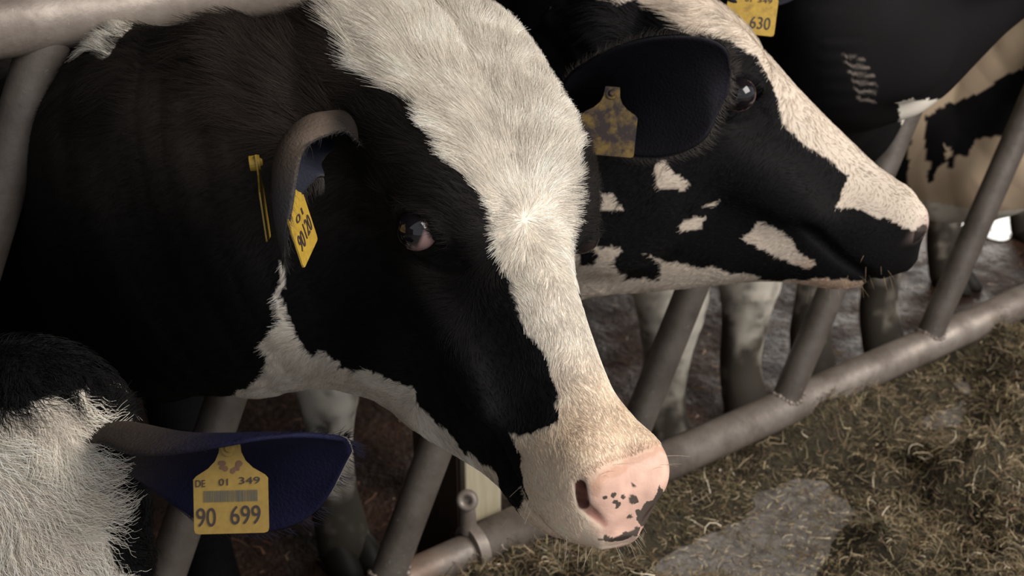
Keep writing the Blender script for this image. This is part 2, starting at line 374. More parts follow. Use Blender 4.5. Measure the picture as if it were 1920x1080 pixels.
def ear_part(parent, base, line, wid, back, coat, thick=.005, fringe=None, name='ear', inner=None, cup=1.15):
    """leaf-shaped cupped sheet along `line` (world), half-widths `wid`, `back` = direction of the outer side at each control point"""
    ctl = catmull(np.c_[np.array(line), np.array(wid)[:, None], np.array(back)], 9); P = ctl[:, :3]; W = ctl[:, 3]; Bk = nrm(ctl[:, 4:7])
    n = len(P); tg = nrm(np.gradient(P, axis=0)); Bk = nrm(Bk-tg*(Bk*tg).sum(1, keepdims=True)); sd = np.cross(tg, Bk)
    m = 15; V = []
    for i in range(n):
        cu = np.interp(i/(n-1), [0, .25, .7, 1], [2.4, 1.6, 1., .5])*cup
        for j in range(m):
            a = (j/(m-1)-.5)*2; th = a*cu
            R = W[i]/max(cu*.62, .3)
            V.append(P[i]+sd[i]*R*math.sin(th)*.8+Bk[i]*R*(math.cos(th)-1)*.9)
    V = np.array(V); Q = np.array([[i*m+j, i*m+j+1, (i+1)*m+j+1, (i+1)*m+j] for i in range(n-1) for j in range(m-1)])
    tm = pymesh('tmp', V, Q); vn = np.empty(len(V)*3, np.float32); tm.vertex_normals.foreach_get('vector', vn); vn = vn.reshape(-1, 3); bpy.data.meshes.remove(tm)
    sg = np.sign((vn*np.repeat(Bk, m, 0)).sum(1).mean()); Vi = V-vn*sg*thick; nv = len(V)
    loop = np.concatenate([np.arange(m), np.arange(1, n)*m+m-1, (n-1)*m+np.arange(m-2, -1, -1), np.arange(n-2, 0, -1)*m]); l2 = np.roll(loop, -1)
    Qa = np.concatenate([Q, Q[:, ::-1]+nv, np.stack([l2, loop, loop+nv, l2+nv], 1)])
    me = pymesh(name, np.concatenate([V, Vi])-base, Qa if sg > 0 else Qa[:, ::-1]); o = obj(name, me, M_EAR, parent, True)
    vcol(me, 'coat', np.concatenate([coat(V), (inner or coat)(Vi)]))
    ss = o.modifiers.new('round', 'SUBSURF'); ss.levels = ss.render_levels = 1
    if fringe:
        nh, L, rad, col = fringe
        e = np.concatenate([np.arange(n)*m, np.arange(n)*m+m-1, (n-1)*m+np.arange(m)]); k = RNG.choice(e[np.isin(e//m, np.arange(n//5, n))], nh)
        i = k//m; j = k % m; t = RNG.random(nh); k2 = np.where((j == 0) | (j == m-1), np.clip(k+m, 0, len(V)-1), np.clip(k+1, 0, len(V)-1))
        p0 = V[k]*(1-t[:, None])+V[k2]*t[:, None]; out = sd[i]*np.where(j < m/2, -1., 1.)[:, None]+tg[i]*.9-Bk[i]*.25
        d = nrm(out+RNG.normal(0, .35, (nh, 3))); l = L*(.5+RNG.random(nh))
        Qp = np.stack([p0, p0+d*l[:, None]*.5, p0+(d+tg[i]*.25)*l[:, None]], 1)
        hc = bpy.data.hair_curves.new('ear_fringe'); hc.add_curves([3]*nh)
        hc.attributes['position'].data.foreach_set('vector', (Qp-base).astype(np.float32).ravel())
        ra = hc.attributes.get('radius') or hc.attributes.new('radius', 'FLOAT', 'POINT'); ra.data.foreach_set('value', np.tile([rad, rad*.8, rad*.3], nh).astype(np.float32))
        ca = hc.attributes.new('coat', 'FLOAT_COLOR', 'CURVE'); ca.data.foreach_set('color', np.tile([*col, 1.], nh).astype(np.float32))
        ho = bpy.data.objects.new('ear_fringe', hc); COL.objects.link(ho); hc.materials.append(M_FUR); ho.parent = o; ho['kind'] = 'stuff'
    return o

def build_cow(label, M, o, sc, neck, torso, fores, hinds, coat, h=.012, refine=(), group=None, fine=True, head=True, poll=True):
    M = np.array(M); u, _, vt = np.linalg.svd(M); M = u@vt; o = np.array(o)
    base = np.array([torso[0][0], torso[0][1], GZ])
    body = np.array([list(c) for c in neck]+[list(c) for c in torso])
    legs = [fore_leg(*p) for p in fores]+[hind_leg(*p) for p in hinds]
    lo = np.minimum(body[:, :3].min(0)-.48, np.inf); hi = body[:, :3].max(0)+.48
    if head:
        hp = np.array([(x, y, z) for x in (-.05, .6) for y in (-.16, .16) for z in (-.36, .06)])*sc@M.T+o
        lo = np.minimum(lo, hp.min(0)-.04); hi = np.maximum(hi, hp.max(0)+.04)
    lo[2] = GZ-.02
    nk = np.array([list(c) for c in neck])
    def sdf(p, f=False):
        d = chain(p, body, n=4)
        d = d+.0035*np.sin(p[:, 0]*31+p[:, 2]*17)*np.sin(p[:, 1]*23-p[:, 2]*11)
        for L in legs:
            lp = L[:, :3]; l0 = lp.min(0)-.2; h0 = lp.max(0)+.2; m = ((p > l0) & (p < h0)).all(1)
            e = np.full(len(p), .2)
            if m.any(): e[m] = chain(p[m], L, up=(0, 1, 0), n=3)
            d = smin(d, e, .05)
        if head:
            q = (p-o)@M/sc; m = ((q > (-.3, -.38, -.6)) & (q < (.8, .38, .3))).all(1)
            e = np.full(len(p), .25*sc)
            if m.any(): e[m] = head_sdf(q[m], f, poll)*sc
            d = smin(d, e, .06)
        return smax(d, -(p[:, 2]-GZ), .01) if False else d
    V, Q = surface_nets(sdf, lo, hi, h)
    for rnd, (roi, cuts) in enumerate(refine):
        me = pymesh('tmp', V, Q) if rnd == 0 else me
        bm = bmesh.new(); bm.from_mesh(me); bm.faces.ensure_lookup_table()
        cen = np.array([f.calc_center_median()[:] for f in bm.faces]); sel = np.nonzero(roi(cen, (cen-o)@M/sc))[0]
        es = {e for i in sel for e in bm.faces[i].edges}
        bmesh.ops.subdivide_edges(bm, edges=list(es), cuts=cuts, use_grid_fill=True)
        bmesh.ops.triangulate(bm, faces=[f for f in bm.faces if len(f.verts) > 4])
        bm.to_mesh(me); bm.free()
    if not refine: me = pymesh('cow', V, Q)
    me.name = 'cow'
    V = np.empty(len(me.vertices)*3, np.float32); me.vertices.foreach_get('co', V); V = V.reshape(-1, 3).astype(float)
    F = lambda p: sdf(p, fine)
    for _ in range(3 if refine else 1):
        for i in range(0, len(V), 150000):
            v = V[i:i+150000]; d = F(v); g = sdf_grad(F, v); g2 = np.maximum((g*g).sum(1), .15)
            V[i:i+150000] = v-g*np.clip(d/g2, -.01, .01)[:, None]
    if refine and fine:
        qa = (V-o)@M/sc; qa[:, 1] = np.abs(qa[:, 1]); k = np.nonzero(nostril(qa, NOS) < .006)[0]; me.vertices.foreach_set('co', V.astype(np.float32).ravel())
        bm = bmesh.new(); bm.from_mesh(me); bm.verts.ensure_lookup_table(); kv = [bm.verts[i] for i in k]
        for _ in range(10): bmesh.ops.smooth_vert(bm, verts=kv, factor=.5, use_axis_x=True, use_axis_y=True, use_axis_z=True)
        for i in k: V[i] = bm.verts[i].co[:]
        bm.free()
    me.vertices.foreach_set('co', (V-base).astype(np.float32).ravel()); me.update()
    N_ = np.empty(len(V)*3, np.float32); me.vertex_normals.foreach_get('vector', N_); N_ = N_.reshape(-1, 3).astype(float)
    if ((N_*sdf_grad(F, V)).sum(1) < 0).mean() > .5:
        me.flip_normals(); me.update(); N_ = -N_
    q = (V-o)@M/sc
    c, gl = coat(V, N_, q, True); vcol(me, 'coat', c)
    a = me.attributes.new('gloss', 'FLOAT', 'POINT'); a.data.foreach_set('value', gl.astype(np.float32))
    ob = obj('cow', me, M_COAT, None, True); ob.location = base; tag(ob, label, 'cow', group)
    for L in legs:
        bm = bmesh.new(); p = L[-1, :3]
        d = nrm(np.array([0., -1, 0]) if L is not None else 0)
        for sx in (-1, 1):
            vs = bmesh.ops.create_uvsphere(bm, u_segments=14, v_segments=9, radius=1)['verts']
            for v in vs:
                z = max(v.co.z, -.35)
                v.co = Vector((p[0]+sx*.027+v.co.x*.030*(1.1-.25*z), p[1]-.03+v.co.y*.058*(1.15-.4*z)-z*(-.02), GZ+.002+(z+.35)*.052))-Vector(base)
        bobj('hoof', bm, M_HOOF, ob, True)
    return ob, me, V, base, M, o

def shade_coat(white, V, seed=1, warm=1.0):
    wv = vary(V, CREAM, .16, 22., seed); bk = vary(V, BLACK, .5, 14., seed+1)
    return np.where(white[:, None], wv, bk)
def rough_px(V, N_, amp1=7., amp2=5.):
    P, z = proj(V); sc = 1.3/np.maximum(z, .3)
    jx = (vnoise(V*130, 21)-.5)*2*amp2+(vnoise(V*45, 22)-.5)*2*amp1; jy = (vnoise(V*130, 23)-.5)*2*amp2+(vnoise(V*45, 24)-.5)*2*amp1
    return P+np.stack([jx*sc, jy*sc], 1), (N_*(CAM-V)).sum(1) > -.02

# --- cow whose head fills the middle
M1 = np.array([[-.135, .974, .183], [-.896, -.041, -.443], [-.424, -.224, .878]]); O1 = np.array([.744, 1.149, 1.176])
def roll_about(M, o, piv, ang):
    Rm = np.array(Matrix.Rotation(ang, 3, Vector(FW))); return Rm@M, piv+Rm@(o-piv)
M1, O1 = roll_about(M1, O1, O1+M1@(EYE*[1, -1, 1]), .045)
W1_BLAZE = [(560, -300), (625, 20), (622, 55), (660, 90), (690, 140), (745, 172), (800, 220), (830, 270), (850, 310), (882, 345), (915, 377), (930, 430), (935, 470), (946, 500), (960, 560), (985, 620), (1025, 660), (1040, 700), (1049, 750), (1040, 788), (1000, 808), (955, 815), (972, 850), (978, 900), (985, 935), (958, 978), (1000, 1060), (1400, 1100), (1400, 560), (1082, 560), (1070, 470), (1073, 350), (1085, 285), (1075, 215), (1045, 180), (1003, 90), (985, 40), (985, -300)]
W1_NECK = [(527, 488), (535, 590), (560, 640), (590, 672), (615, 665), (640, 692), (680, 695), (740, 715), (775, 720), (790, 760), (830, 800), (865, 840), (928, 882), (932, 925), (860, 900), (760, 850), (640, 775), (600, 800), (410, 760), (470, 722), (497, 705), (490, 640), (525, 600), (518, 560)]
W1_MANE = [(172, 82), (212, 62), (232, 20), (250, -10), (274, 10), (262, 40), (222, 72), (206, 108), (190, 98)]
G1 = [[(1202, 955), (1212, 940), (1224, 938), (1232, 925), (1236, 908), (1246, 925), (1258, 950), (1246, 985), (1200, 985), (1193, 975)], [(1120, 1012), (1160, 1004), (1200, 985), (1196, 1005), (1150, 1018)]]
G1C = [(1133, 932, 4.5), (1150, 929, 5), (1153, 941, 5), (1158, 947, 5.5), (1188, 912, 4), (1169, 932, 4), (1188, 937, 9.5), (1181, 968, 4.5), (1197, 961, 6.5), (1137, 1009, 6)]
def coat1(V, N_, q=None, full=False):
    if q is None: q = (V-O1)@np.array(M1)
    P, face = rough_px(V, N_)
    nearfence = V[:, 1] < 1.75
    wh = inside(P, W1_BLAZE) & (q[:, 0] > -.1) & (q[:, 2] > -.45) | inside(P, W1_NECK) | (inside(P, W1_MANE) & nearfence)
    far = ~face; wf = (q[:, 0] > .36) | ((np.abs(q[:, 1]) < .085) & (q[:, 2] > -.02) & (q[:, 0] > -.12) & (q[:, 0] < .6))
    wh = np.where(far & (q[:, 1] > .005), wf & nearfence, wh)
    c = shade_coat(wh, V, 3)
    # sheen along neck crest and poll, painted as brown into the black coat
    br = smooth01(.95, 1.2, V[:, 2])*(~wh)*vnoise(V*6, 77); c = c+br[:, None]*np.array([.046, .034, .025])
    # bare pink muzzle
    padx = .505+.035*np.clip((-q[:, 2]-.03)/.1, 0, 1)*0; m = smooth01(.488, .52, q[:, 0]+.012*(vnoise(V*60, 31)-.5)+.10*np.clip(-.10-q[:, 2], 0, .1)*-1)*smooth01(-.158, -.145, q[:, 2])
    m = np.maximum(m, smooth01(.035, .018, np.linalg.norm((np.stack([q[:, 0], np.abs(q[:, 1]), q[:, 2]], 1)-[.522, .058, -.078]), axis=1))*.9)
    global PAD
    PAD = [(1098, 900), (1112, 882), (1140, 862), (1185, 850), (1225, 832), (1300, 800), (1330, 960), (1240, 1010), (1180, 1012), (1150, 1022), (1120, 1016), (1118, 985), (1104, 950)]
    pad = sum(inside(P+np.array([[13*math.cos(t), 13*math.sin(t)]]), PAD).astype(float) for t in np.arange(8)*.785)/8*(q[:, 0] > .44)
    m = np.where(face, pad*smooth01(.44, .47, q[:, 0]), m)
    pk = vary(V, PINK, .45, 30, 5)*(1+.3*(vnoise(V*120, 6)-.5))[:, None]; pd2 = sum(inside(P+np.array([[30*math.cos(t), 30*math.sin(t)]]), PAD).astype(float) for t in np.arange(10)*.628)/10; tn = smooth01(.95, .6, pd2)[:, None]*(q[:, 2] > -.06)[:, None]; pk = pk*(1-.6*tn)+np.array([.52, .33, .24])*.6*tn; c = c*(1-m[:, None])+pk*m[:, None]
    Pr, _ = proj(V); Pr = Pr+np.stack([(vnoise(V*220, 51)-.5), (vnoise(V*220, 52)-.5)], 1)*5
    g = np.zeros(len(V), bool)
    for poly in G1: g |= inside(Pr, poly)
    for x, y, r in G1C: g |= ((Pr[:, 0]-x)**2+(Pr[:, 1]-y)**2) < r*r
    g &= (q[:, 0] > .45) & face; c[g] = GREYSPOT
    sk = smooth01(.36, .47, q[:, 0])[:, None]; c = np.where(wh[:, None], c*(1-sk+sk*np.array([1.0, .89, .79])), c)
    gl = np.where(m > .5, .38, .75)
    qa = np.stack([q[:, 0], np.abs(q[:, 1]), q[:, 2]], 1); dk = smooth01(.0028, .0005, nostril(qa, NOS[:2]))[:, None]; c = c*(1-dk*np.array([.90, .95, .95]))  # shade inside the nostril painted into the skin colour
    dk = smooth01(.003, .0, nostril(qa, NOS[1:]))[:, None]*(1-dk); c = c*(1-dk*.6*np.array([.7, 1, 1]))  # shading of the nostril fold painted in, weaker
    return (c, gl) if full else c
NECK1 = [(*(O1+np.array(M1)@np.array([.09, 0, -.16])), .15, .095), (*at(560, 396, 1.43), .210, .105), (*at(400, 404, 1.475), .222, .115), (*at(262, 412, 1.555), .224, .12), (*at(95, 445, 1.86), .24, .14)]
TOR1 = [(.53, 2.02, .80, .36, .22), (.50, 2.4, .76, .38, .29), (.42, 2.9, .76, .38, .30), (.34, 3.4, .84, .30, .26), (.31, 3.62, .88, .2, .18)]
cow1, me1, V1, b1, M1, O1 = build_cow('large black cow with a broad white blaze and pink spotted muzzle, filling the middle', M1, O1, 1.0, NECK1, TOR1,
    [(.42, 1.93), (.70, 1.93)], [(.16, 3.45, (0, -1)), (.48, 3.5, (0, -1))], coat1, h=.011,
    refine=[(lambda c, q: (q[:, 0] > -.25) & (q[:, 0] < .7) & (np.abs(q[:, 1]) < .3) & (c[:, 1] < 1.75), 2), (lambda c, q: (q[:, 0] > .44) & (np.abs(q[:, 1]) < .12), 1), (lambda c, q: np.linalg.norm(np.stack([q[:, 0], np.abs(q[:, 1]), q[:, 2]], 1)-[.530, .040, -.071], axis=1) < .034, 1), (lambda c, q: np.linalg.norm(np.stack([q[:, 0], np.abs(q[:, 1]), q[:, 2]], 1)-EYE, axis=1) < .048, 1)])
for sd in (-1, 1): eye_part(cow1, b1, M1, O1, 1., sd, sd < 0)
def flow1(P):
    q = (P-O1)@M1; x, y, z = q[:, 0], q[:, 1], q[:, 2]
    d = np.stack([(x-.245)*1.0, 1.25*(y+.012), 0*x], 1); top = smooth01(-.09, -.03, z)*(x > -.08)
    side = np.stack([-.6+0*x, 0*x, -.8+0*x], 1); d = nrm(d+1e-6)*top[:, None]+side*(1-top)[:, None]
    low = smooth01(.27, .33, x); d = d*(1-low)[:, None]+np.stack([1+0*x, .5*y, 0*x-.15], 1)*low[:, None]
    wv = d@M1.T; nk = smooth01(-.02, -.12, x)+smooth01(1.25, 1.4, P[:, 1]); nk = np.clip(nk, 0, 1)
    return wv*(1-nk)[:, None]+np.array([-.25, .75, -.45])*nk[:, None]
def len1(P):
    q = (P-O1)@M1; x, z = q[:, 0], q[:, 2]
    L = np.interp(x, [-.1, 0, .1, .2, .25, .34, .45, .49, .5], [.045, .042, .034, .021, .014, .008, .006, .005, .004])
    L = np.where(z < -.10, np.minimum(L, .010), L)
    Pp, _ = proj(P); L = np.where(inside(Pp, W1_MANE), .035, L)
    nk = P[:, 1] > 1.28; return np.where(nk & ~inside(Pp, W1_MANE), np.where(P[:, 2] > 1.10, .028, .012), L)
def dens1(c, nf):
    q = (c-O1)@M1; f = (nf*nrm(CAM-c)).sum(1)
    d = smooth01(-.55, -.3, f)*(c[:, 1] < 1.9)*(q[:, 0] < .537)
    e = np.linalg.norm(np.stack([q[:, 0], np.abs(q[:, 1]), q[:, 2]], 1)-EYE, axis=1); d = d*(e > .027)
    d = d*(nostril(np.stack([q[:, 0], np.abs(q[:, 1]), q[:, 2]], 1), NOS) > .004); d = d*~(inside(proj(c)[0], PAD) & (q[:, 0] > .44) & (q[:, 2] > -.135))
    d = d*np.where((q[:, 2] > -.06) & (q[:, 0] > -.1), 2.2, np.where(c[:, 1] > 1.35, .55, 1.))
    Pp, _ = proj(c); lum = coat1(c, nf).max(1); return d*np.where(inside(Pp, W1_MANE), 3, 1)*np.where(lum > .2, 1.6, .55)
fur(cow1, b1, me1, V1, dens1, 170000, lambda P, n_: coat1(P, n_), len1, flow1, .00018, lift=.26, tuft=38., jit=.45)

# whiskers on the muzzle
def whiskers(parent, base, pts, dirs, L, rad, col):
    n = len(pts); d = nrm(dirs+RNG.normal(0, .25, dirs.shape)); l = L*(.5+RNG.random(n))[:, None]
    Q = np.stack([pts, pts+d*l*.5, pts+d*l+np.array([0, 0, -.2])*l*.3], 1)
    hc = bpy.data.hair_curves.new('whiskers'); hc.add_curves([3]*n)
    hc.attributes['position'].data.foreach_set('vector', (Q-base).astype(np.float32).ravel())
    ra = hc.attributes.get('radius') or hc.attributes.new('radius', 'FLOAT', 'POINT'); ra.data.foreach_set('value', np.tile([rad, rad*.8, rad*.3], n).astype(np.float32))
    ca = hc.attributes.new('coat', 'FLOAT_COLOR', 'CURVE'); ca.data.foreach_set('color', np.tile([*col, 1.], n).astype(np.float32))
    ho = bpy.data.objects.new('whiskers', hc); COL.objects.link(ho); hc.materials.append(M_FUR); ho.parent = parent; ho['kind'] = 'stuff'
q1 = (V1-O1)@M1; k = RNG.choice(np.nonzero((q1[:, 0] > .47) & (q1[:, 2] < -.11))[0], 90)
n1 = np.empty(len(V1)*3, np.float32); me1.vertex_normals.foreach_get('vector', n1); n1 = n1.reshape(-1, 3)
whiskers(cow1, b1, V1[k], n1[k]+M1[:, 0]*.6, .020, .00013, (.6, .5, .38))
k = RNG.choice(np.nonzero((q1[:, 0] > .49) & (q1[:, 0] < .52) & (q1[:, 2] > -.045))[0], 12)
whiskers(cow1, b1, V1[k], n1[k]+M1[:, 0]*.3, .018, .00015, (.7, .6, .45))

# --- second cow, head in profile along the fence
def Mfrom(xc, zc):
    X = cdir(*xc); Z = cdir(*zc); Y = np.cross(Z, X); Y /= np.linalg.norm(Y); Z = np.cross(X, Y); return np.stack([X, Y, Z], 1)
M2 = Mfrom((.879, -.472, -.069), (.46, .84, .33)); SC2 = 1.07; _e2 = at(1385, 178, 1.70); O2 = _e2-M2@(EYE*[1, -1, 1])*SC2
M2, O2 = roll_about(M2, O2, _e2, .10)
B2_WHITE = [[(1100, -60), (1150, 12), (1190, 0), (1240, 22), (1290, 66), (1365, 76), (1420, 105), (1450, 165), (1470, 235), (1480, 246), (1540, 292), (1588, 330), (1566, 392), (1620, 396), (1664, 412), (1690, 428), (1760, 440), (1760, 340), (1650, 250), (1560, 150), (1480, 60), (1420, -60)],
    [(1228, 302), (1248, 296), (1262, 320), (1297, 346), (1286, 358), (1230, 352)], [(1272, 422), (1322, 403), (1312, 425), (1280, 432)], [(1318, 382), (1360, 371), (1340, 386)],
    [(1393, 452), (1420, 414), (1472, 436), (1500, 470), (1532, 495), (1512, 506), (1480, 490), (1440, 470)], [(1118, 362), (1150, 364), (1166, 392), (1130, 392)],
    [(1060, 400), (1108, 428), (1122, 462), (1166, 466), (1150, 498), (1180, 522), (1236, 522), (1240, 500), (1208, 468), (1250, 492), (1330, 502), (1420, 520), (1480, 527), (1530, 520), (1590, 528), (1650, 530), (1690, 522), (1760, 560), (1690, 620), (1400, 620), (1060, 590)]]
B2_BLACK = [[(1085, 468), (1110, 462), (1124, 480), (1118, 496), (1088, 500)], [(1205, 25), (1240, 22), (1262, 60), (1230, 75), (1170, 70), (1165, 45)]]
def coat_poly(O, M, sc, whites, blacks, seed, default=None, pink=True, tint=(1, 1, 1)):
    def f(V, N_, q=None, full=False):
        if q is None: q = (V-O)@M/sc
        P, face = rough_px(V, N_, 6., 4.)
        wh = np.zeros(len(V), bool)
        for p in whites: wh |= inside(P, p)
        for p in blacks: wh &= ~inside(P, p)
        if default is not None: d = default(V, q); wh = np.where((face | ((q[:, 1] < 0) & (q[:, 0] > .1) & (q[:, 0] < .6))) & (V[:, 1] < FY+.25), wh, d)
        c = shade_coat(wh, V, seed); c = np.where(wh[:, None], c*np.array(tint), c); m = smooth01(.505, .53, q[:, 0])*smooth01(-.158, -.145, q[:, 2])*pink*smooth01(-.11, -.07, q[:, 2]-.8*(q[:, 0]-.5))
        c = c*(1-m[:, None])+vary(V, PINK*[.8, .8, .8], .3, 40, 5)*m[:, None]
        lip = smooth01(-.13, -.145, q[:, 2])*smooth01(.40, .47, q[:, 0])*pink*(q[:, 2] > -.3)*.5*wh; c = c*(1-lip[:, None])+np.array([.72, .42, .26])*lip[:, None]
        nd = np.linalg.norm(np.stack([q[:, 0], np.abs(q[:, 1]), q[:, 2]], 1)-[.53, .054, -.068], axis=1); c = c*np.where(nd < .016, .15, 1)[:, None]  # dark spot paints the shade of the nostril
        leg = V[:, 2] < .42
        if leg.any():
            c = leg_coat(c, V, leg, seed)
        return (c, np.where(m > .5, .35, .75)) if full else c
    return f
def leg_coat(c, V, leg, seed):
    n = vnoise(V*np.array([30, 30, 14]), seed+60)*.5+vnoise(V*70, seed+61)*.3+vnoise(V*9, seed+62)*.35
    dirt = smooth01(.34, .04, V[:, 2]+(n-.55)*.75)
    w_ = vary(V, CREAM*[.88, .88, .86], .3, 30, seed)*(1-.92*dirt)[:, None]+np.array([.020, .015, .010])*dirt[:, None]
    return np.where(leg[:, None], w_, c)
def back2(V, q): return (q[:, 0] > .42) & (q[:, 2] < -.02) | (np.abs(q[:, 1]) < .03) & (q[:, 2] > -.04) & (q[:, 0] > 0) & (q[:, 0] < .5) | (vnoise(V*3.1, 5) > .72)
coat2 = coat_poly(O2, M2, SC2, B2_WHITE, B2_BLACK, 13, back2, tint=(.80, .75, .71))  # tint puts the shade on this cow into its white
hl = lambda O, M, sc, p: tuple(O+np.asarray(M)@np.array(p)*sc)
NECK2 = [(*hl(O2, M2, SC2, (.11, 0, -.215)), .115, .09), (*at(1010, 318, 1.90), .165, .11), (*at(880, 330, 2.06), .22, .13)]
TOR2 = [(1.13, 2.04, .80, .36, .22), (1.14, 2.4, .76, .38, .28), (1.14, 2.9, .76, .38, .29), (1.14, 3.4, .84, .30, .26), (1.14, 3.62, .88, .2, .18)]
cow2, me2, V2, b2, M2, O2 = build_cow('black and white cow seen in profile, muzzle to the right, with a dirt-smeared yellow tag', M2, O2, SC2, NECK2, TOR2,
    [(1.0, 1.98), (1.27, 1.98)], [(1.0, 3.48, (0, -1)), (1.3, 3.5, (0, -1))], coat2, h=.012,
    refine=[(lambda c, q: (q[:, 0] > -.12) & (q[:, 0] < .7) & (np.abs(q[:, 1]) < .25) & (c[:, 1] < 1.75), 2), (lambda c, q: np.linalg.norm(np.stack([q[:, 0], np.abs(q[:, 1]), q[:, 2]], 1)-EYE, axis=1) < .048, 1)], poll=False)
for sd in (-1, 1): eye_part(cow2, b2, M2, O2, SC2, sd, True)
def gen_flow(O, M, sc):
    def f(P):
        q = (P-O)@M/sc; x, y, z = q.T
        d = np.stack([(x-.222), 1.25*y, 0*x], 1); top = smooth01(-.09, -.03, z)*(x > -.08)
        side = np.stack([-.6+0*x, 0*x, -.8+0*x], 1); d = nrm(d+1e-6)*top[:, None]+side*(1-top)[:, None]; return d@M.T
    return f
def gen_len(O, M, sc, k=1.):
    def f(P):
        q = (P-O)@M/sc; L = np.interp(q[:, 0], [-.1, 0, .1, .2, .3, .45, .5], [.04, .035, .025, .014, .009, .006, .004])
        return k*np.where(q[:, 2] < -.09, np.minimum(L, .009), L)
    return f
def gen_dens(O, M, sc, ymax=1.8):
    def f(c, nf):
        q = (c-O)@M/sc; fa = (nf*nrm(CAM-c)).sum(1); p = np.stack([q[:, 0], np.abs(q[:, 1]), q[:, 2]], 1)
        return smooth01(-.5, -.2, fa)*(c[:, 1] < ymax)*(q[:, 0] < .52)*(np.linalg.norm(p-EYE, axis=1) > .027)*(np.linalg.norm(p-[.525, .055, -.075], axis=1) > .026)
    return f
fur(cow2, b2, me2, V2, gen_dens(O2, M2, SC2), 60000, lambda P, n_: coat2(P, n_), gen_len(O2, M2, SC2), gen_flow(O2, M2, SC2), .00028, lift=.28, tuft=34.)
q2 = (V2-O2)@M2/SC2; k = RNG.choice(np.nonzero((q2[:, 0] > .45) & (q2[:, 2] < -.13))[0], 40)
n2 = np.empty(len(V2)*3, np.float32); me2.vertex_normals.foreach_get('vector', n2); n2 = n2.reshape(-1, 3)
whiskers(cow2, b2, V2[k], n2[k], .018, .00013, (.6, .42, .25))

# --- third cow, black, upper right
M3 = Mfrom((.95, .17, -.2), (-.15, .97, .15)); SC3 = 1.0; O3 = at(1452, -122, 2.12)
W3 = [[(1684, 190), (1760, 184), (1822, 168), (1800, 192), (1745, 222), (1700, 248), (1688, 228)], [(1868, 88), (1890, 78), (1902, 92), (1886, 108), (1872, 104)]]
WR3 = []  # pale stripes painting the light on the ridges of the neck wrinkles
for i, (x, y, L) in enumerate([(1580, 100, 40), (1584, 116, 48), (1590, 131, 50), (1596, 147, 48), (1600, 163, 44), (1606, 180, 36)]):
    WR3.append([(x, y), (x+L*.3, y+7), (x+L*.6, y+6), (x+L, y+10), (x+L, y+14), (x+L*.6, y+10.5), (x+L*.3, y+11.5), (x, y+4)])
_c3 = coat_poly(O3, M3, SC3, W3, [], 23, lambda V, q: vnoise(V*2.6, 9) > .74, pink=False)
def coat3(V, N_, q=None, full=False):
    c, g = _c3(V, N_, q, True); P, _ = proj(V); P = P+np.stack([vnoise(V*60, 91)-.5, vnoise(V*60, 92)-.5], 1)*4; k = np.zeros(len(V))
    for p in WR3: k += sum(inside(P+np.array([[dx, dy]]), p) for dx, dy in ((0, 0), (2, 1), (-2, -1), (0, 1.5)))/4.
    c = c+(np.clip(k, 0, 1)*(N_@(-FW) > 0))[:, None]*np.array([.16, .13, .11]); return (c, g) if full else c
NECK3 = [(*hl(O3, M3, SC3, (.08, 0, -.17)), .16, .10), (*at(1560, 90, 2.36), .20, .12), (*at(1560, 120, 2.6), .25, .15)]
TOR3 = [(1.88, 2.12, .80, .36, .22), (1.90, 2.5, .76, .38, .28), (1.93, 3.0, .76, .38, .29), (1.96, 3.5, .84, .30, .26), (1.98, 3.72, .88, .2, .18)]
cow3, me3, V3, b3, M3, O3 = build_cow('black cow with pale throat flash behind the profile cow, head running out of the frame', M3, O3, SC3, NECK3, TOR3,
    [(1.79, 1.84, .62, 1.22), (2.06, 1.86, .62, 1.22)], [(1.8, 3.58, (0, -1)), (2.1, 3.6, (0, -1))], coat3, h=.014,
    refine=[(lambda c, q: inside(proj(c)[0], [(1540, 60), (1930, 40), (1930, 270), (1540, 270)]) & (c[:, 1] < 2.6), 2)])
for sd in (-1, 1): eye_part(cow3, b3, M3, O3, SC3, sd, False)

# --- fourth cow: pale chest and legs behind the fence at the right
M4 = Mfrom((.80, -.25, .55), (.3, .9, .2)); SC4 = 1.0; O4 = at(2120, -40, 2.75)
BK4 = [[(1733, 218), (1760, 204), (1830, 176), (1890, 140), (1960, 100), (1960, 225), (1905, 228), (1882, 252), (1830, 262), (1812, 292), (1788, 288), (1768, 270), (1776, 302), (1760, 316), (1734, 302)], [(1745, 296), (1762, 302), (1750, 340), (1737, 342)], [(1776, 298), (1792, 292), (1786, 312), (1776, 314)]]
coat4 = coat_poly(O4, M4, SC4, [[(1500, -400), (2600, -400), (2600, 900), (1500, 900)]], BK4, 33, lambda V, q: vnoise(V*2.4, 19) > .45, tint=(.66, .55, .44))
NECK4 = [(*hl(O4, M4, SC4, (.08, 0, -.17)), .16, .10), (*at(2050, 110, 2.85), .17, .12), (*at(1930, 185, 2.93), .19, .13), (*at(1790, 262, 3.06), .205, .16)]
TOR4 = [(2.56, 2.14, .76, .33, .24), (2.64, 2.5, .74, .38, .28), (2.74, 3.0, .76, .38, .29), (2.84, 3.5, .84, .30, .26), (2.88, 3.72, .88, .2, .18)]
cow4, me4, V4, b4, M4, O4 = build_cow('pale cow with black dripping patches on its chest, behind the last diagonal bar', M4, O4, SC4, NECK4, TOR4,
    [(2.33, 1.88), (2.60, 1.88)], [(2.7, 3.58, (0, -1)), (3.0, 3.6, (0, -1))], coat4, h=.014,
    refine=[(lambda c, q: inside(proj(c)[0], [(1640, 60), (1980, 60), (1980, 450), (1640, 450)]) & (c[:, 1] < 2.6), 1)])

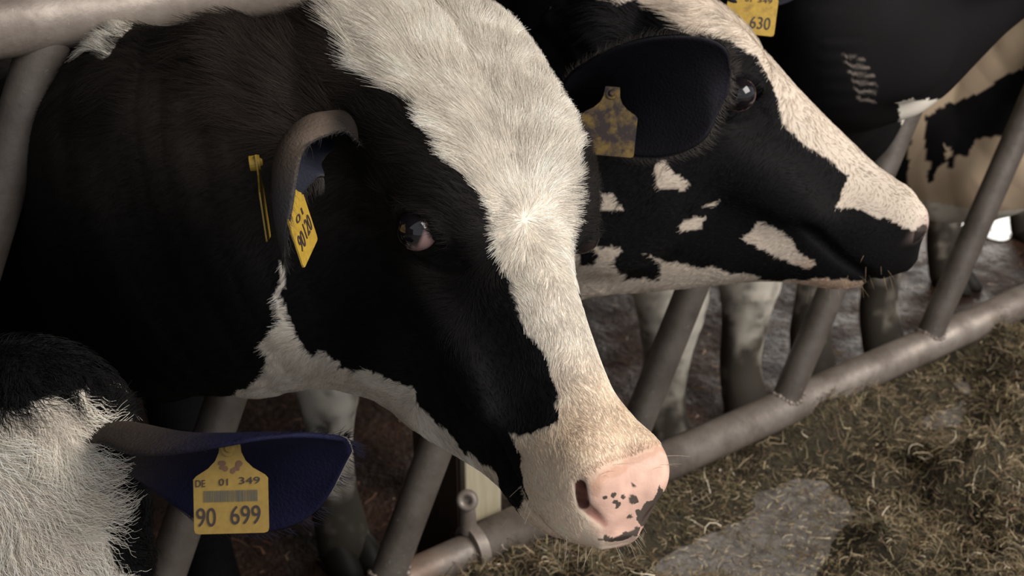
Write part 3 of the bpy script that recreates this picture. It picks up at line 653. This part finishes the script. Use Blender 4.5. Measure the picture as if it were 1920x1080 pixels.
# --- fifth cow, only legs and belly at the right edge
M5 = Mfrom((.80, -.2, .55), (.3, .9, .2)); O5 = at(2640, -160, 3.25)
coat5 = coat_poly(O5, M5, 1., [], [], 53, lambda V, q: vnoise(V*2.2, 29)+.25*vnoise(V*9, 30) > .62, pink=False)
NECK5 = [(*hl(O5, M5, 1., (.08, 0, -.17)), .16, .10), (*at(2480, 0, 3.4), .18, .12), (*at(2330, 40, 3.6), .21, .14)]
TOR5 = [(3.36, 2.25, .80, .35, .22), (3.42, 2.6, .78, .37, .27), (3.50, 3.1, .78, .38, .28), (3.58, 3.6, .84, .30, .25), (3.60, 3.8, .88, .2, .18)]
cow5 = build_cow('cow cut off by the right edge, only its legs and belly line in view', M5, O5, 1., NECK5, TOR5, [(3.12, 2.06), (3.62, 2.12)], [(3.4, 3.7, (0, -1)), (3.72, 3.7, (0, -1))], coat5, h=.016)[0]

# --- nearest cow, only the top of its lowered head in the lower left corner
M0 = Mfrom((.05, -.93, -.30), (.10, .36, .92)); SC0 = 1.0; O0 = at(-42, 872, 1.22)
def coat0(V, N_, q=None, full=False):
    if q is None: q = (V-O0)@M0
    x, y, z = q.T; n = vnoise(V*26, 41)*.03+vnoise(V*80, 42)*.012
    wh = (np.abs(y) < .10+n*.6) & (x > -.075+n*.5) & (z > -.085) | (x > .42)
    c = shade_coat(wh, V, 43)
    return (c, np.full(len(V), .75)) if full else c
NECK0 = [(*hl(O0, M0, 1., (.06, -.03, -.15)), .11, .08), (*at(-330, 860, 1.50), .14, .10), (*at(-460, 720, 1.85), .20, .14)]
TOR0 = [(-.34, 2.12, .80, .36, .22), (-.40, 2.5, .76, .38, .28), (-.48, 3.0, .76, .38, .29), (-.54, 3.5, .84, .30, .26), (-.56, 3.72, .88, .2, .18)]
cow0, me0, V0, b0, M0, O0 = build_cow('cow with curly white forehead and dark poll, head lowered in the bottom corner', M0, O0, SC0, NECK0, TOR0,
    [(-.48, 2.02), (-.2, 2.02)], [(-.72, 3.58, (0, -1)), (-.42, 3.6, (0, -1))], coat0, h=.012,
    refine=[(lambda c, q: (q[:, 0] > -.12) & (q[:, 0] < .62) & (np.abs(q[:, 1]) < .22) & (c[:, 1] < 1.6), 1)])
for sd in (-1, 1): eye_part(cow0, b0, M0, O0, 1., sd, False)
def flow0(P):
    q = (P-O0)@M0; d = np.stack([.5+0*q[:, 0], .9*q[:, 1]/.1, 0*q[:, 0]], 1); return d@M0.T
fur(cow0, b0, me0, V0, lambda c, nf: smooth01(-.5, -.2, (nf*nrm(CAM-c)).sum(1))*(((c-O0)@M0)[:, 0] < .36)*(c[:, 1] < 1.35), 42000, lambda P, n_: coat0(P, n_),
    lambda P: np.interp(((P-O0)@M0)[:, 0], [-.12, -.03, .1, .25, .35], [.03, .045, .04, .02, .01]), flow0, .00033, curl=.55, lift=.55, tuft=24., jit=.8, pts=7)

# ------------------------------------------------------------------ ears
def ear_dark(tip=(.010, .010, .016)):
    return lambda V: vary(V, np.array(tip), .4, 60, 71)
# the middle cow's near ear hangs down and folds over its opening
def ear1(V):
    P, _ = proj(V); t = smooth01(390, 290, P[:, 1])[:, None]  # lit tan of the upper ear back is painted in, greyer below
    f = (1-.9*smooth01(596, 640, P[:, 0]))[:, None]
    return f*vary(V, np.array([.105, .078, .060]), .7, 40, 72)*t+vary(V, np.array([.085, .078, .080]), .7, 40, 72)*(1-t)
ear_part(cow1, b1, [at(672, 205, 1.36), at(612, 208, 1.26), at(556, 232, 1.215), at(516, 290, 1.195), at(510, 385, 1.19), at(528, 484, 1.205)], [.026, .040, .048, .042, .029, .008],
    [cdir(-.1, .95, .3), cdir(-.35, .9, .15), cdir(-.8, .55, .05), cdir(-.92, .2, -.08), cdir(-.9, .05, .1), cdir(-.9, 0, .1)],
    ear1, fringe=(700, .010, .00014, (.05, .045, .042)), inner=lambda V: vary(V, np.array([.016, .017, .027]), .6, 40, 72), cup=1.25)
ear_part(cow1, b1, [hl(O1, M1, 1, (.03, .09, -.06)), hl(O1, M1, 1, (.02, .135, -.11)), hl(O1, M1, 1, (.03, .145, -.19)), hl(O1, M1, 1, (.06, .13, -.26))], [.026, .045, .045, .01],
    [M1@np.array([-.3, .95, .2])]*4, ear_dark(), fringe=(300, .012, .00016, (.02, .02, .02)))
ear_part(cow2, b2, [at(1085, 190, 1.72), at(1150, 175, 1.66), at(1240, 160, 1.61), at(1320, 150, 1.58), at(1368, 150, 1.58)], [.035, .062, .072, .056, .015],
    [cdir(.1, .45, -.9)]*5, ear_dark((.009, .008, .012)), fringe=(900, .010, .00018, (.10, .085, .075)), cup=.8)
ear_part(cow3, b3, [at(1560, -95, 2.08), at(1500, -95, 1.97), at(1430, -75, 1.90), at(1370, -62, 1.87), at(1335, -60, 1.87)], [.030, .050, .058, .045, .012],
    [cdir(.1, .45, -.9)]*5, ear_dark(), cup=.8)
ear_part(cow4, b4, [hl(O4, M4, 1, (.03, -.10, -.06)), hl(O4, M4, 1, (.02, -.16, -.06)), hl(O4, M4, 1, (-.01, -.24, -.085)), hl(O4, M4, 1, (-.03, -.30, -.12))], [.026, .05, .05, .01],
    [M4@np.array([-.7, 0, .7])]*4, ear_dark())
def ear0(V):
    P, _ = proj(V); t = smooth01(470, 250, P[:, 0]+.9*(P[:, 1]-800))[:, None]  # lit brown-grey top near the ear root, painted into the coat
    return vary(V, np.array([.008, .0085, .030]), .4, 60, 71)*(1-t)+vary(V, np.array([.05, .038, .032]), .4, 50, 73)*t
ear_part(cow0, b0, [at(165, 785, 1.26), at(270, 800, 1.23), at(400, 830, 1.19), at(540, 835, 1.165), at(655, 825, 1.15)], [.026, .046, .070, .062, .010],
    [cdir(-.05, .7, -.6)]*5, ear0, fringe=(500, .010, .00018, (.014, .013, .03)), cup=.95)

# ------------------------------------------------------------------ ear tags
TAGSHAPE = [(-.13, 0), (.13, 0), (.15, .18), (.20, .29), (.30, .39), (.46, .485), (.5, .53), (.5, 1.19), (.485, 1.235), (.44, 1.25), (-.44, 1.25), (-.485, 1.235), (-.5, 1.19), (-.5, .53), (-.46, .485), (-.30, .39), (-.20, .29), (-.15, .18)]
def text_mesh(txt, m, parent, F, u, v, hgt, wid, name):
    cu = bpy.data.curves.new(name, 'FONT'); cu.body = txt; cu.align_x = 'CENTER'; cu.extrude = .006; cu.size = 1
    t = bpy.data.objects.new('tmp', cu); COL.objects.link(t); dg = bpy.context.evaluated_depsgraph_get()
    me = bpy.data.meshes.new_from_object(t.evaluated_get(dg)); bpy.data.objects.remove(t)
    V = np.array([x.co[:] for x in me.vertices]); V[:, 0] -= (V[:, 0].max()+V[:, 0].min())/2; V[:, 0] *= wid/np.ptp(V[:, 0]); V[:, 1] *= hgt/np.ptp(V[:, 1]); V[:, 1] -= V[:, 1].min()
    me.vertices.foreach_set('co', np.array([F(u+a, v-b, .0006+.0003*(c > 0)) for a, b, c in V], np.float32).ravel()); me.update()
    return obj(name, me, m, parent)
def ear_tag(label, pin, right, down, width, mat, lines=(), bars=False, smudge=False, bend=.0, group=None):
    R_ = nrm(np.asarray(right, float)); D = np.asarray(down, float); D = nrm(D-R_*(D@R_)); Nn = np.cross(R_, -D)
    root = empty('ear_tag', pin, label, 'ear tag', group)
    F = lambda u, v, h=0.: R_*u*width+D*(v-.12)*width+Nn*(h+.004-bend*width*(u*u*4))
    bm = bmesh.new(); ring = [bm.verts.new(F(u, v, 0)) for u, v in TAGSHAPE]; bm.faces.new(ring)
    r = bmesh.ops.extrude_face_region(bm, geom=bm.faces[:]); bmesh.ops.translate(bm, vec=-Nn*.0016, verts=[g for g in r['geom'] if isinstance(g, bmesh.types.BMVert)])
    bmesh.ops.recalc_face_normals(bm, faces=bm.faces[:]); bobj('plate', bm, mat, root)
    bm = bmesh.new(); tube(bm, F(0, .12, -.008), F(0, .12, .002), .0075, 18); tube(bm, F(0, .12, .001), F(0, .12, .0045), .0055, 18, .003); bobj('pin', bm, mat, root, False)
    for txt, u, v, hh, ww in lines: text_mesh(txt, M_INK, root, F, u, v, hh, ww, 'number')
    if bars:
        bm = bmesh.new(); x = -.36; rr = random.Random(4)
        while x < .36:
            b = rr.choice([.008, .012, .02]); q = [bm.verts.new(F(a, v, .0007)) for a, v in ((x, .68), (x+b, .68), (x+b, .83), (x, .83))]; bm.faces.new(q); x += b+rr.choice([.006, .009, .014])
        tag(bobj('barcode', bm, M_BAR, root), kind='stuff')
    if smudge:
        bm = bmesh.new(); rr = random.Random(6)
        for i in range(9):
            cx, cy, r0 = rr.uniform(-.13, .13), rr.uniform(.30, .42), rr.uniform(.02, .045)
            bm.faces.new([bm.verts.new(F(cx+r0*math.cos(a)*rr.uniform(.7, 1.2), cy+r0*math.sin(a)*rr.uniform(.7, 1.2), .0006+i*.00002)) for a in np.linspace(0, 2*math.pi, 9)[:-1]])
        tag(bobj('dirt', bm, plain('tag_dirt', (.16, .08, .05), .8), root), kind='stuff')
    return root
NUM = lambda a: [('90', -.33, 1.15, .245, .26), (a, .20, 1.13, .245, .40)]
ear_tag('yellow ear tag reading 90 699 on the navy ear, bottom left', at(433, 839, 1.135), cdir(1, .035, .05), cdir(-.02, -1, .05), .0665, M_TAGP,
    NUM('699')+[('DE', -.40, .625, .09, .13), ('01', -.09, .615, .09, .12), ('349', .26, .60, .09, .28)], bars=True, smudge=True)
ear_tag('yellow ear tag reading 90 630 at the top edge above the profile face', at(1417, -40, 1.872), cdir(1, -.13, .1), cdir(-.10, -1, .0), .073, M_TAG,
    NUM('630')+[('01', -.09, .61, .09, .12), ('349', .24, .60, .09, .28)])
ear_tag('dirt-smeared yellow ear tag, unreadable, hanging beside the big blazed forehead', at(1148, 176, 1.60), cdir(1, -.10, .12), cdir(-.06, -1, .0), .069, M_TAGD)
ear_tag('yellow ear tag turned sideways inside the folded ear', at(532, 343, 1.185), nrm(at(532, 343, 1)-CAM)+.24*RT+.42*UP, cdir(.17, -1, .05), .066, M_TAG,
    [('90', -.25, 1.05, .24, .30), ('120', .20, 1.02, .24, .40), ('01', 0, .70, .10, .4)])
ear_tag('thin yellow ear tag seen edge-on behind the folded ear', at(476, 306, 1.235), nrm(at(476, 306, 1)-CAM)+.06*RT+.03*UP, cdir(.14, -1, .0), .066, M_TAG)

# ------------------------------------------------------------------ feed fence
fence = empty('feed_fence', (RX0, FY, 0), 'grey tubular steel feed fence with slanted bars the cows reach through', 'fence')
FB = Vector((RX0, FY, 0))
def fpart(name, f, m, smooth=True):
    bm = bmesh.new(); f(bm); bmesh.ops.translate(bm, vec=-FB, verts=bm.verts[:])
    o = bobj(name, bm, m, fence, smooth)
    if smooth:
        e = o.modifiers.new('split', 'EDGE_SPLIT'); e.split_angle = math.radians(50)
    return o
X = lambda s: RX0+s
fpart('lower_rail', lambda bm: tube(bm, (X(-2.4), FY, LZ-.004), (X(.67), FY, LZ-.004), .031, 32), M_RUST)
o = fpart('rail_sleeve', lambda bm: tube(bm, (X(.615), FY, LZ), (X(5.2), FY, LZ), .038, 40, caps=False), M_STEEL); o.modifiers.clear()
sm = o.modifiers.new('wall', 'SOLIDIFY'); sm.thickness = .004; sm.offset = -1
fpart('top_rail', lambda bm: tube(bm, (X(-2.4), FY, TZ), (X(5.2), FY, TZ), .038, 40), M_STEEL)
for s in (-1.72, -1.29, -.85, -.42, .0, .443, .936, 1.382, 1.842, 2.30, 2.76, 3.22):
    a = Vector((X(s), FY, LZ)); b = Vector((X(s+.477), FY, TZ)); d = (b-a).normalized()
    fpart('diagonal_bar', lambda bm: tube(bm, a+d*.02, b-d*.02, .0285, 28), M_BARS)
    def weld(bm, a=a, d=d, r0=.038 if s > .6 else .031):
        for q in range(22):
            t = q/22*2*math.pi; u = Vector((0, 1, 0)); v = d.cross(u)
            p = a+u*math.cos(t)*.029+v*math.sin(t)*.029; h = math.sqrt(max(r0**2-(p.y-FY)**2, 0))
            p = p+d*((LZ+h-p.z)/d.z); bmesh.ops.create_icosphere(bm, subdivisions=1, radius=.0052+.0015*math.sin(q*2.3), matrix=Matrix.Translation(p))
    tag(fpart('weld_bead', weld, M_STEEL), kind='stuff')
PX, PY = at_plane(860, 950, 1, 1.545)[0], 1.545
fpart('post', lambda bm: (box(bm, (PX+.042, PY+.075, .25), (.084, .15, .74)), bmesh.ops.bevel(bm, geom=bm.edges[:], offset=.004, segments=2, affect='EDGES')), M_POST, False)
fpart('lit_post_front', lambda bm: (box(bm, (PX+.041, PY-.010, .27), (.076, .018, .68)), bmesh.ops.bevel(bm, geom=bm.edges[:], offset=.002, segments=1, affect='EDGES')), M_PALE, False)  # lit front of the post, its brightness put into a pale board
fpart('splinter', lambda bm: tube(bm, (PX+.088, PY-.02, .27), (PX+.082, PY-.03, .40), .010, 7, .003), M_PALE, False)
LUG = Vector(at(876, 938, 2.14))
def lug(bm):
    for i in range(28):
        for j in range(10): pass
    n, m = 28, 12; vs = []
    ax = Vector(-FW).normalized()*.6+Vector((-.5, -.3, .2)); ax.normalize(); u = ax.orthogonal().normalized(); v = ax.cross(u)
    for i in range(n):
        t = i/n*2*math.pi; c = u*math.cos(t)+v*math.sin(t)
        vs.append([bm.verts.new(LUG+c*(.0125+.0065*math.cos(k/m*2*math.pi))+ax*.008*math.sin(k/m*2*math.pi)) for k in range(m)])
    for i in range(n):
        for k in range(m): bm.faces.new((vs[i][k], vs[(i+1) % n][k], vs[(i+1) % n][(k+1) % m], vs[i][(k+1) % m]))
    tube(bm, LUG-ax*.012, LUG-ax*.002, .012, 16)
fpart('clamp_eye', lug, M_STEEL)
def collar(bm):
    tube(bm, (X(.612), FY, LZ), (X(.632), FY, LZ), .0415, 36, caps=True)
    tube(bm, (X(.62), FY+.01, LZ+.03), tuple(LUG+Vector((.004, .006, -.004))), .015, 18, .012)
fpart('clamp_collar', collar, M_STEEL)

# ------------------------------------------------------------------ silage on the feed table
BARE = [[(1080, 1150), (1185, 1040), (1305, 958), (1470, 868), (1625, 872), (1640, 960), (1590, 1150)], [(1690, 800), (1745, 715), (1855, 685), (1872, 790), (1810, 855), (1730, 845)], [(1440, 850), (1500, 825), (1520, 860), (1450, 885)]]
DITCH = [[(1560, 1150), (1600, 960), (1625, 890), (1660, 930), (1650, 1010), (1640, 1150)]]
def dens_field(x, y):
    p = np.stack([x, y, 0*x+FZ], -1).reshape(-1, 3); P, z = proj(p)
    P = P+np.stack([(vnoise(p*14, 61)-.5)*110+(vnoise(p*40, 63)-.5)*150, (vnoise(p*14, 62)-.5)*80+(vnoise(p*40, 64)-.5)*110], 1)
    d = np.ones(len(p))
    for b in BARE: d[inside(P, b)] = .0
    return d.reshape(x.shape)
nx, ny = 330, 210; gx, gy = np.meshgrid(np.linspace(.45, 4.4, nx), np.linspace(-.75, 1.50, ny), indexing='ij')
dn = dens_field(gx, gy); ker = np.exp(-.5*(np.arange(-7, 8)/3.2)**2); ker /= ker.sum()
for ax in (0, 1): dn = np.apply_along_axis(lambda v: np.convolve(np.pad(v, 7, 'edge'), ker, 'valid'), ax, dn)
p3 = np.stack([gx, gy, 0*gx], -1)
def clump(p): return .60*vnoise(p*6.2, 81)+.30*vnoise(p*17, 82)+.15*vnoise(p*40, 83)
gz = FZ+dn*(.006+.26*np.clip(clump(p3)-.36, 0, 1)+.012*smooth01(1.05, 1.42, gy))-.006*(1-dn)
q = np.arange(nx*ny).reshape(nx, ny); Fq = np.stack([q[:-1, :-1], q[1:, :-1], q[1:, 1:], q[:-1, 1:]], -1).reshape(-1, 4)
me = pymesh('silage_bed', np.stack([gx, gy, gz], -1).reshape(-1, 3), Fq)
nb = N('silage_bed'); nb.base(nb.ramp(nb.noise(40, 6, .7), [(.35, (.030, .022, .013)), (.6, (.08, .062, .032)), (.8, (.16, .13, .065))])); nb.set(Roughness=.85); nb.bump(nb.noise(90, 5, .7), .9, .02)
bed = obj('silage', me, nb.m, None, True); tag(bed, 'loose brown-green silage heaped along the foot of the fence', 'silage', None, 'stuff')
def hgt(x, y):
    fx = np.clip((x-gx[0, 0])/(gx[1, 0]-gx[0, 0]), 0, nx-1.001); fy = np.clip((y-gy[0, 0])/(gy[0, 1]-gy[0, 0]), 0, ny-1.001); i, j = fx.astype(int), fy.astype(int)
    return gz[i, j]*(1-fx+i)*(1-fy+j)+gz[np.minimum(i+1, nx-1), j]*(fx-i)*(1-fy+j)+gz[i, np.minimum(j+1, ny-1)]*(1-fx+i)*(fy-j)+gz[np.minimum(i+1, nx-1), np.minimum(j+1, ny-1)]*(fx-i)*(fy-j)
def dn_at(x, y): return dn[np.clip(((x-.45)/3.95*(nx-1)).astype(int), 0, nx-1), np.clip(((y+.75)/2.25*(ny-1)).astype(int), 0, ny-1)]
def ribbons(name, n, lens, wid, lift, keepf, cols, seg=4, xr=(.5, 4.3), yr=(-.7, 1.49), zf=hgt, droop=.6, parent=None, pxr=(800, 2150, 480, 1300)):
    x = RNG.uniform(*xr, n*3); y = RNG.uniform(*yr, n*3); P, z = proj(np.stack([x, y, 0*x+FZ], -1))
    m = (P[:, 0] > pxr[0]) & (P[:, 0] < pxr[1]) & (P[:, 1] > pxr[2]) & (P[:, 1] < pxr[3]) & (RNG.random(n*3) < keepf(x, y)); x, y = x[m][:n], y[m][:n]; n = len(x)
    p = np.stack([x, y, zf(x, y)+.002+RNG.random(n)*.012*(lift > .05)], 1); az = RNG.uniform(0, 2*np.pi, n); el = np.abs(RNG.normal(0, lift, n)); L = lens[0]+(lens[1]-lens[0])*RNG.random(n)**1.6
    turn = RNG.normal(0, .55, n); W = wid*(.6+.8*RNG.random(n)); pts = [p]; dirs = []
    for k in range(seg):
        a = az+turn*k; e = el-droop*k*RNG.random(n)*.7
        d = np.stack([np.cos(a)*np.cos(e), np.sin(a)*np.cos(e), np.sin(e)], 1); dirs.append(d); nxt = pts[-1]+d*(L/seg)[:, None]
        nxt[:, 2] = np.maximum(nxt[:, 2], zf(nxt[:, 0], nxt[:, 1])+.001); pts.append(nxt)
    dirs.append(dirs[-1]); V = np.empty((n, (seg+1)*2, 3)); roll = RNG.uniform(-.9, .9, n)
    for k in range(seg+1):
        sd = nrm(np.cross(dirs[k], [0, 0, 1])+1e-6); u2 = np.cross(sd, dirs[k]); s2 = sd*np.cos(roll)[:, None]+u2*np.sin(roll)[:, None]; wk = W*(1-.6*k/seg)
        V[:, 2*k] = pts[k]+s2*wk[:, None]/2; V[:, 2*k+1] = pts[k]-s2*wk[:, None]/2
    b = np.arange(n)[:, None]*((seg+1)*2); Fr = np.concatenate([b+np.array([2*k, 2*k+1, 2*k+3, 2*k+2]) for k in range(seg)])
    me = pymesh(name, V.reshape(-1, 3), Fr); cols = np.array(cols); c = cols[RNG.integers(0, len(cols), n)]*(.7+.95*RNG.random(n))[:, None]*np.array([1.22, 1.17, 1.22])
    vcol(me, 'coat', np.repeat(c, (seg+1)*2, 0)); return obj(name, me, M_STRAND, parent)
SC_ = [(.10, .075, .038), (.14, .105, .052), (.19, .15, .08), (.10, .085, .037), (.07, .05, .03), (.26, .21, .125), (.055, .05, .025), (.13, .085, .048)]
st = ribbons('strand', 80000, (.012, .055), .0017, .42, lambda x, y: dn_at(x, y)**.8, SC_, parent=bed); st['kind'] = 'stuff'
st = ribbons('pale_straw', 4200, (.012, .05), .0018, .5, lambda x, y: dn_at(x, y), [(.50, .42, .26), (.42, .36, .20), (.56, .50, .36)], parent=bed); st['kind'] = 'stuff'
lt = ribbons('floor_litter', 16000, (.004, .026), .0018, .12, lambda x, y: np.clip(1.15-dn_at(x, y), 0, 1), SC_+[(.4, .34, .2), (.34, .28, .17)], seg=2, xr=(.9, 2.9), yr=(.35, 1.45), zf=lambda x, y: 0*x+FZ+.001)
tag(lt, 'sparse straw crumbs scattered over the bare concrete patch', 'litter', None, 'stuff')
lg = ribbons('dung_litter', 4200, (.006, .05), .005, .12, lambda x, y: .5+0*x, [(.10, .05, .03), (.16, .085, .05), (.06, .03, .02), (.26, .18, .10)], seg=2, xr=(.0, 6.), yr=(1.6, 5.), zf=lambda x, y: 0*x+GZ+.001, pxr=(-200, 2100, 200, 1300))
tag(lg, 'wet straw scraps trodden into the brown dung behind the fence', 'litter', None, 'stuff')
# puddle on the passage behind the fence, catching the daylight of the open end
pc = at_plane(1862, 412, 2, GZ); bm = bmesh.new()
ring = [bm.verts.new((pc[0]+math.cos(t)*(.20+.05*math.sin(3*t+1)), pc[1]+math.sin(t)*(.13+.03*math.sin(5*t)), GZ+.004)) for t in np.linspace(0, 2*math.pi, 40)[:-1]]
bm.faces.new(ring); pu = N('puddle_water'); pu.base((.02, .014, .01)); pu.set(Roughness=.10); pu.bump(pu.noise(30, 5, .6), .6, .014)
tag(bobj('puddle', bm, pu.m), 'glittering wet puddle on the dung floor at the right edge', 'puddle')
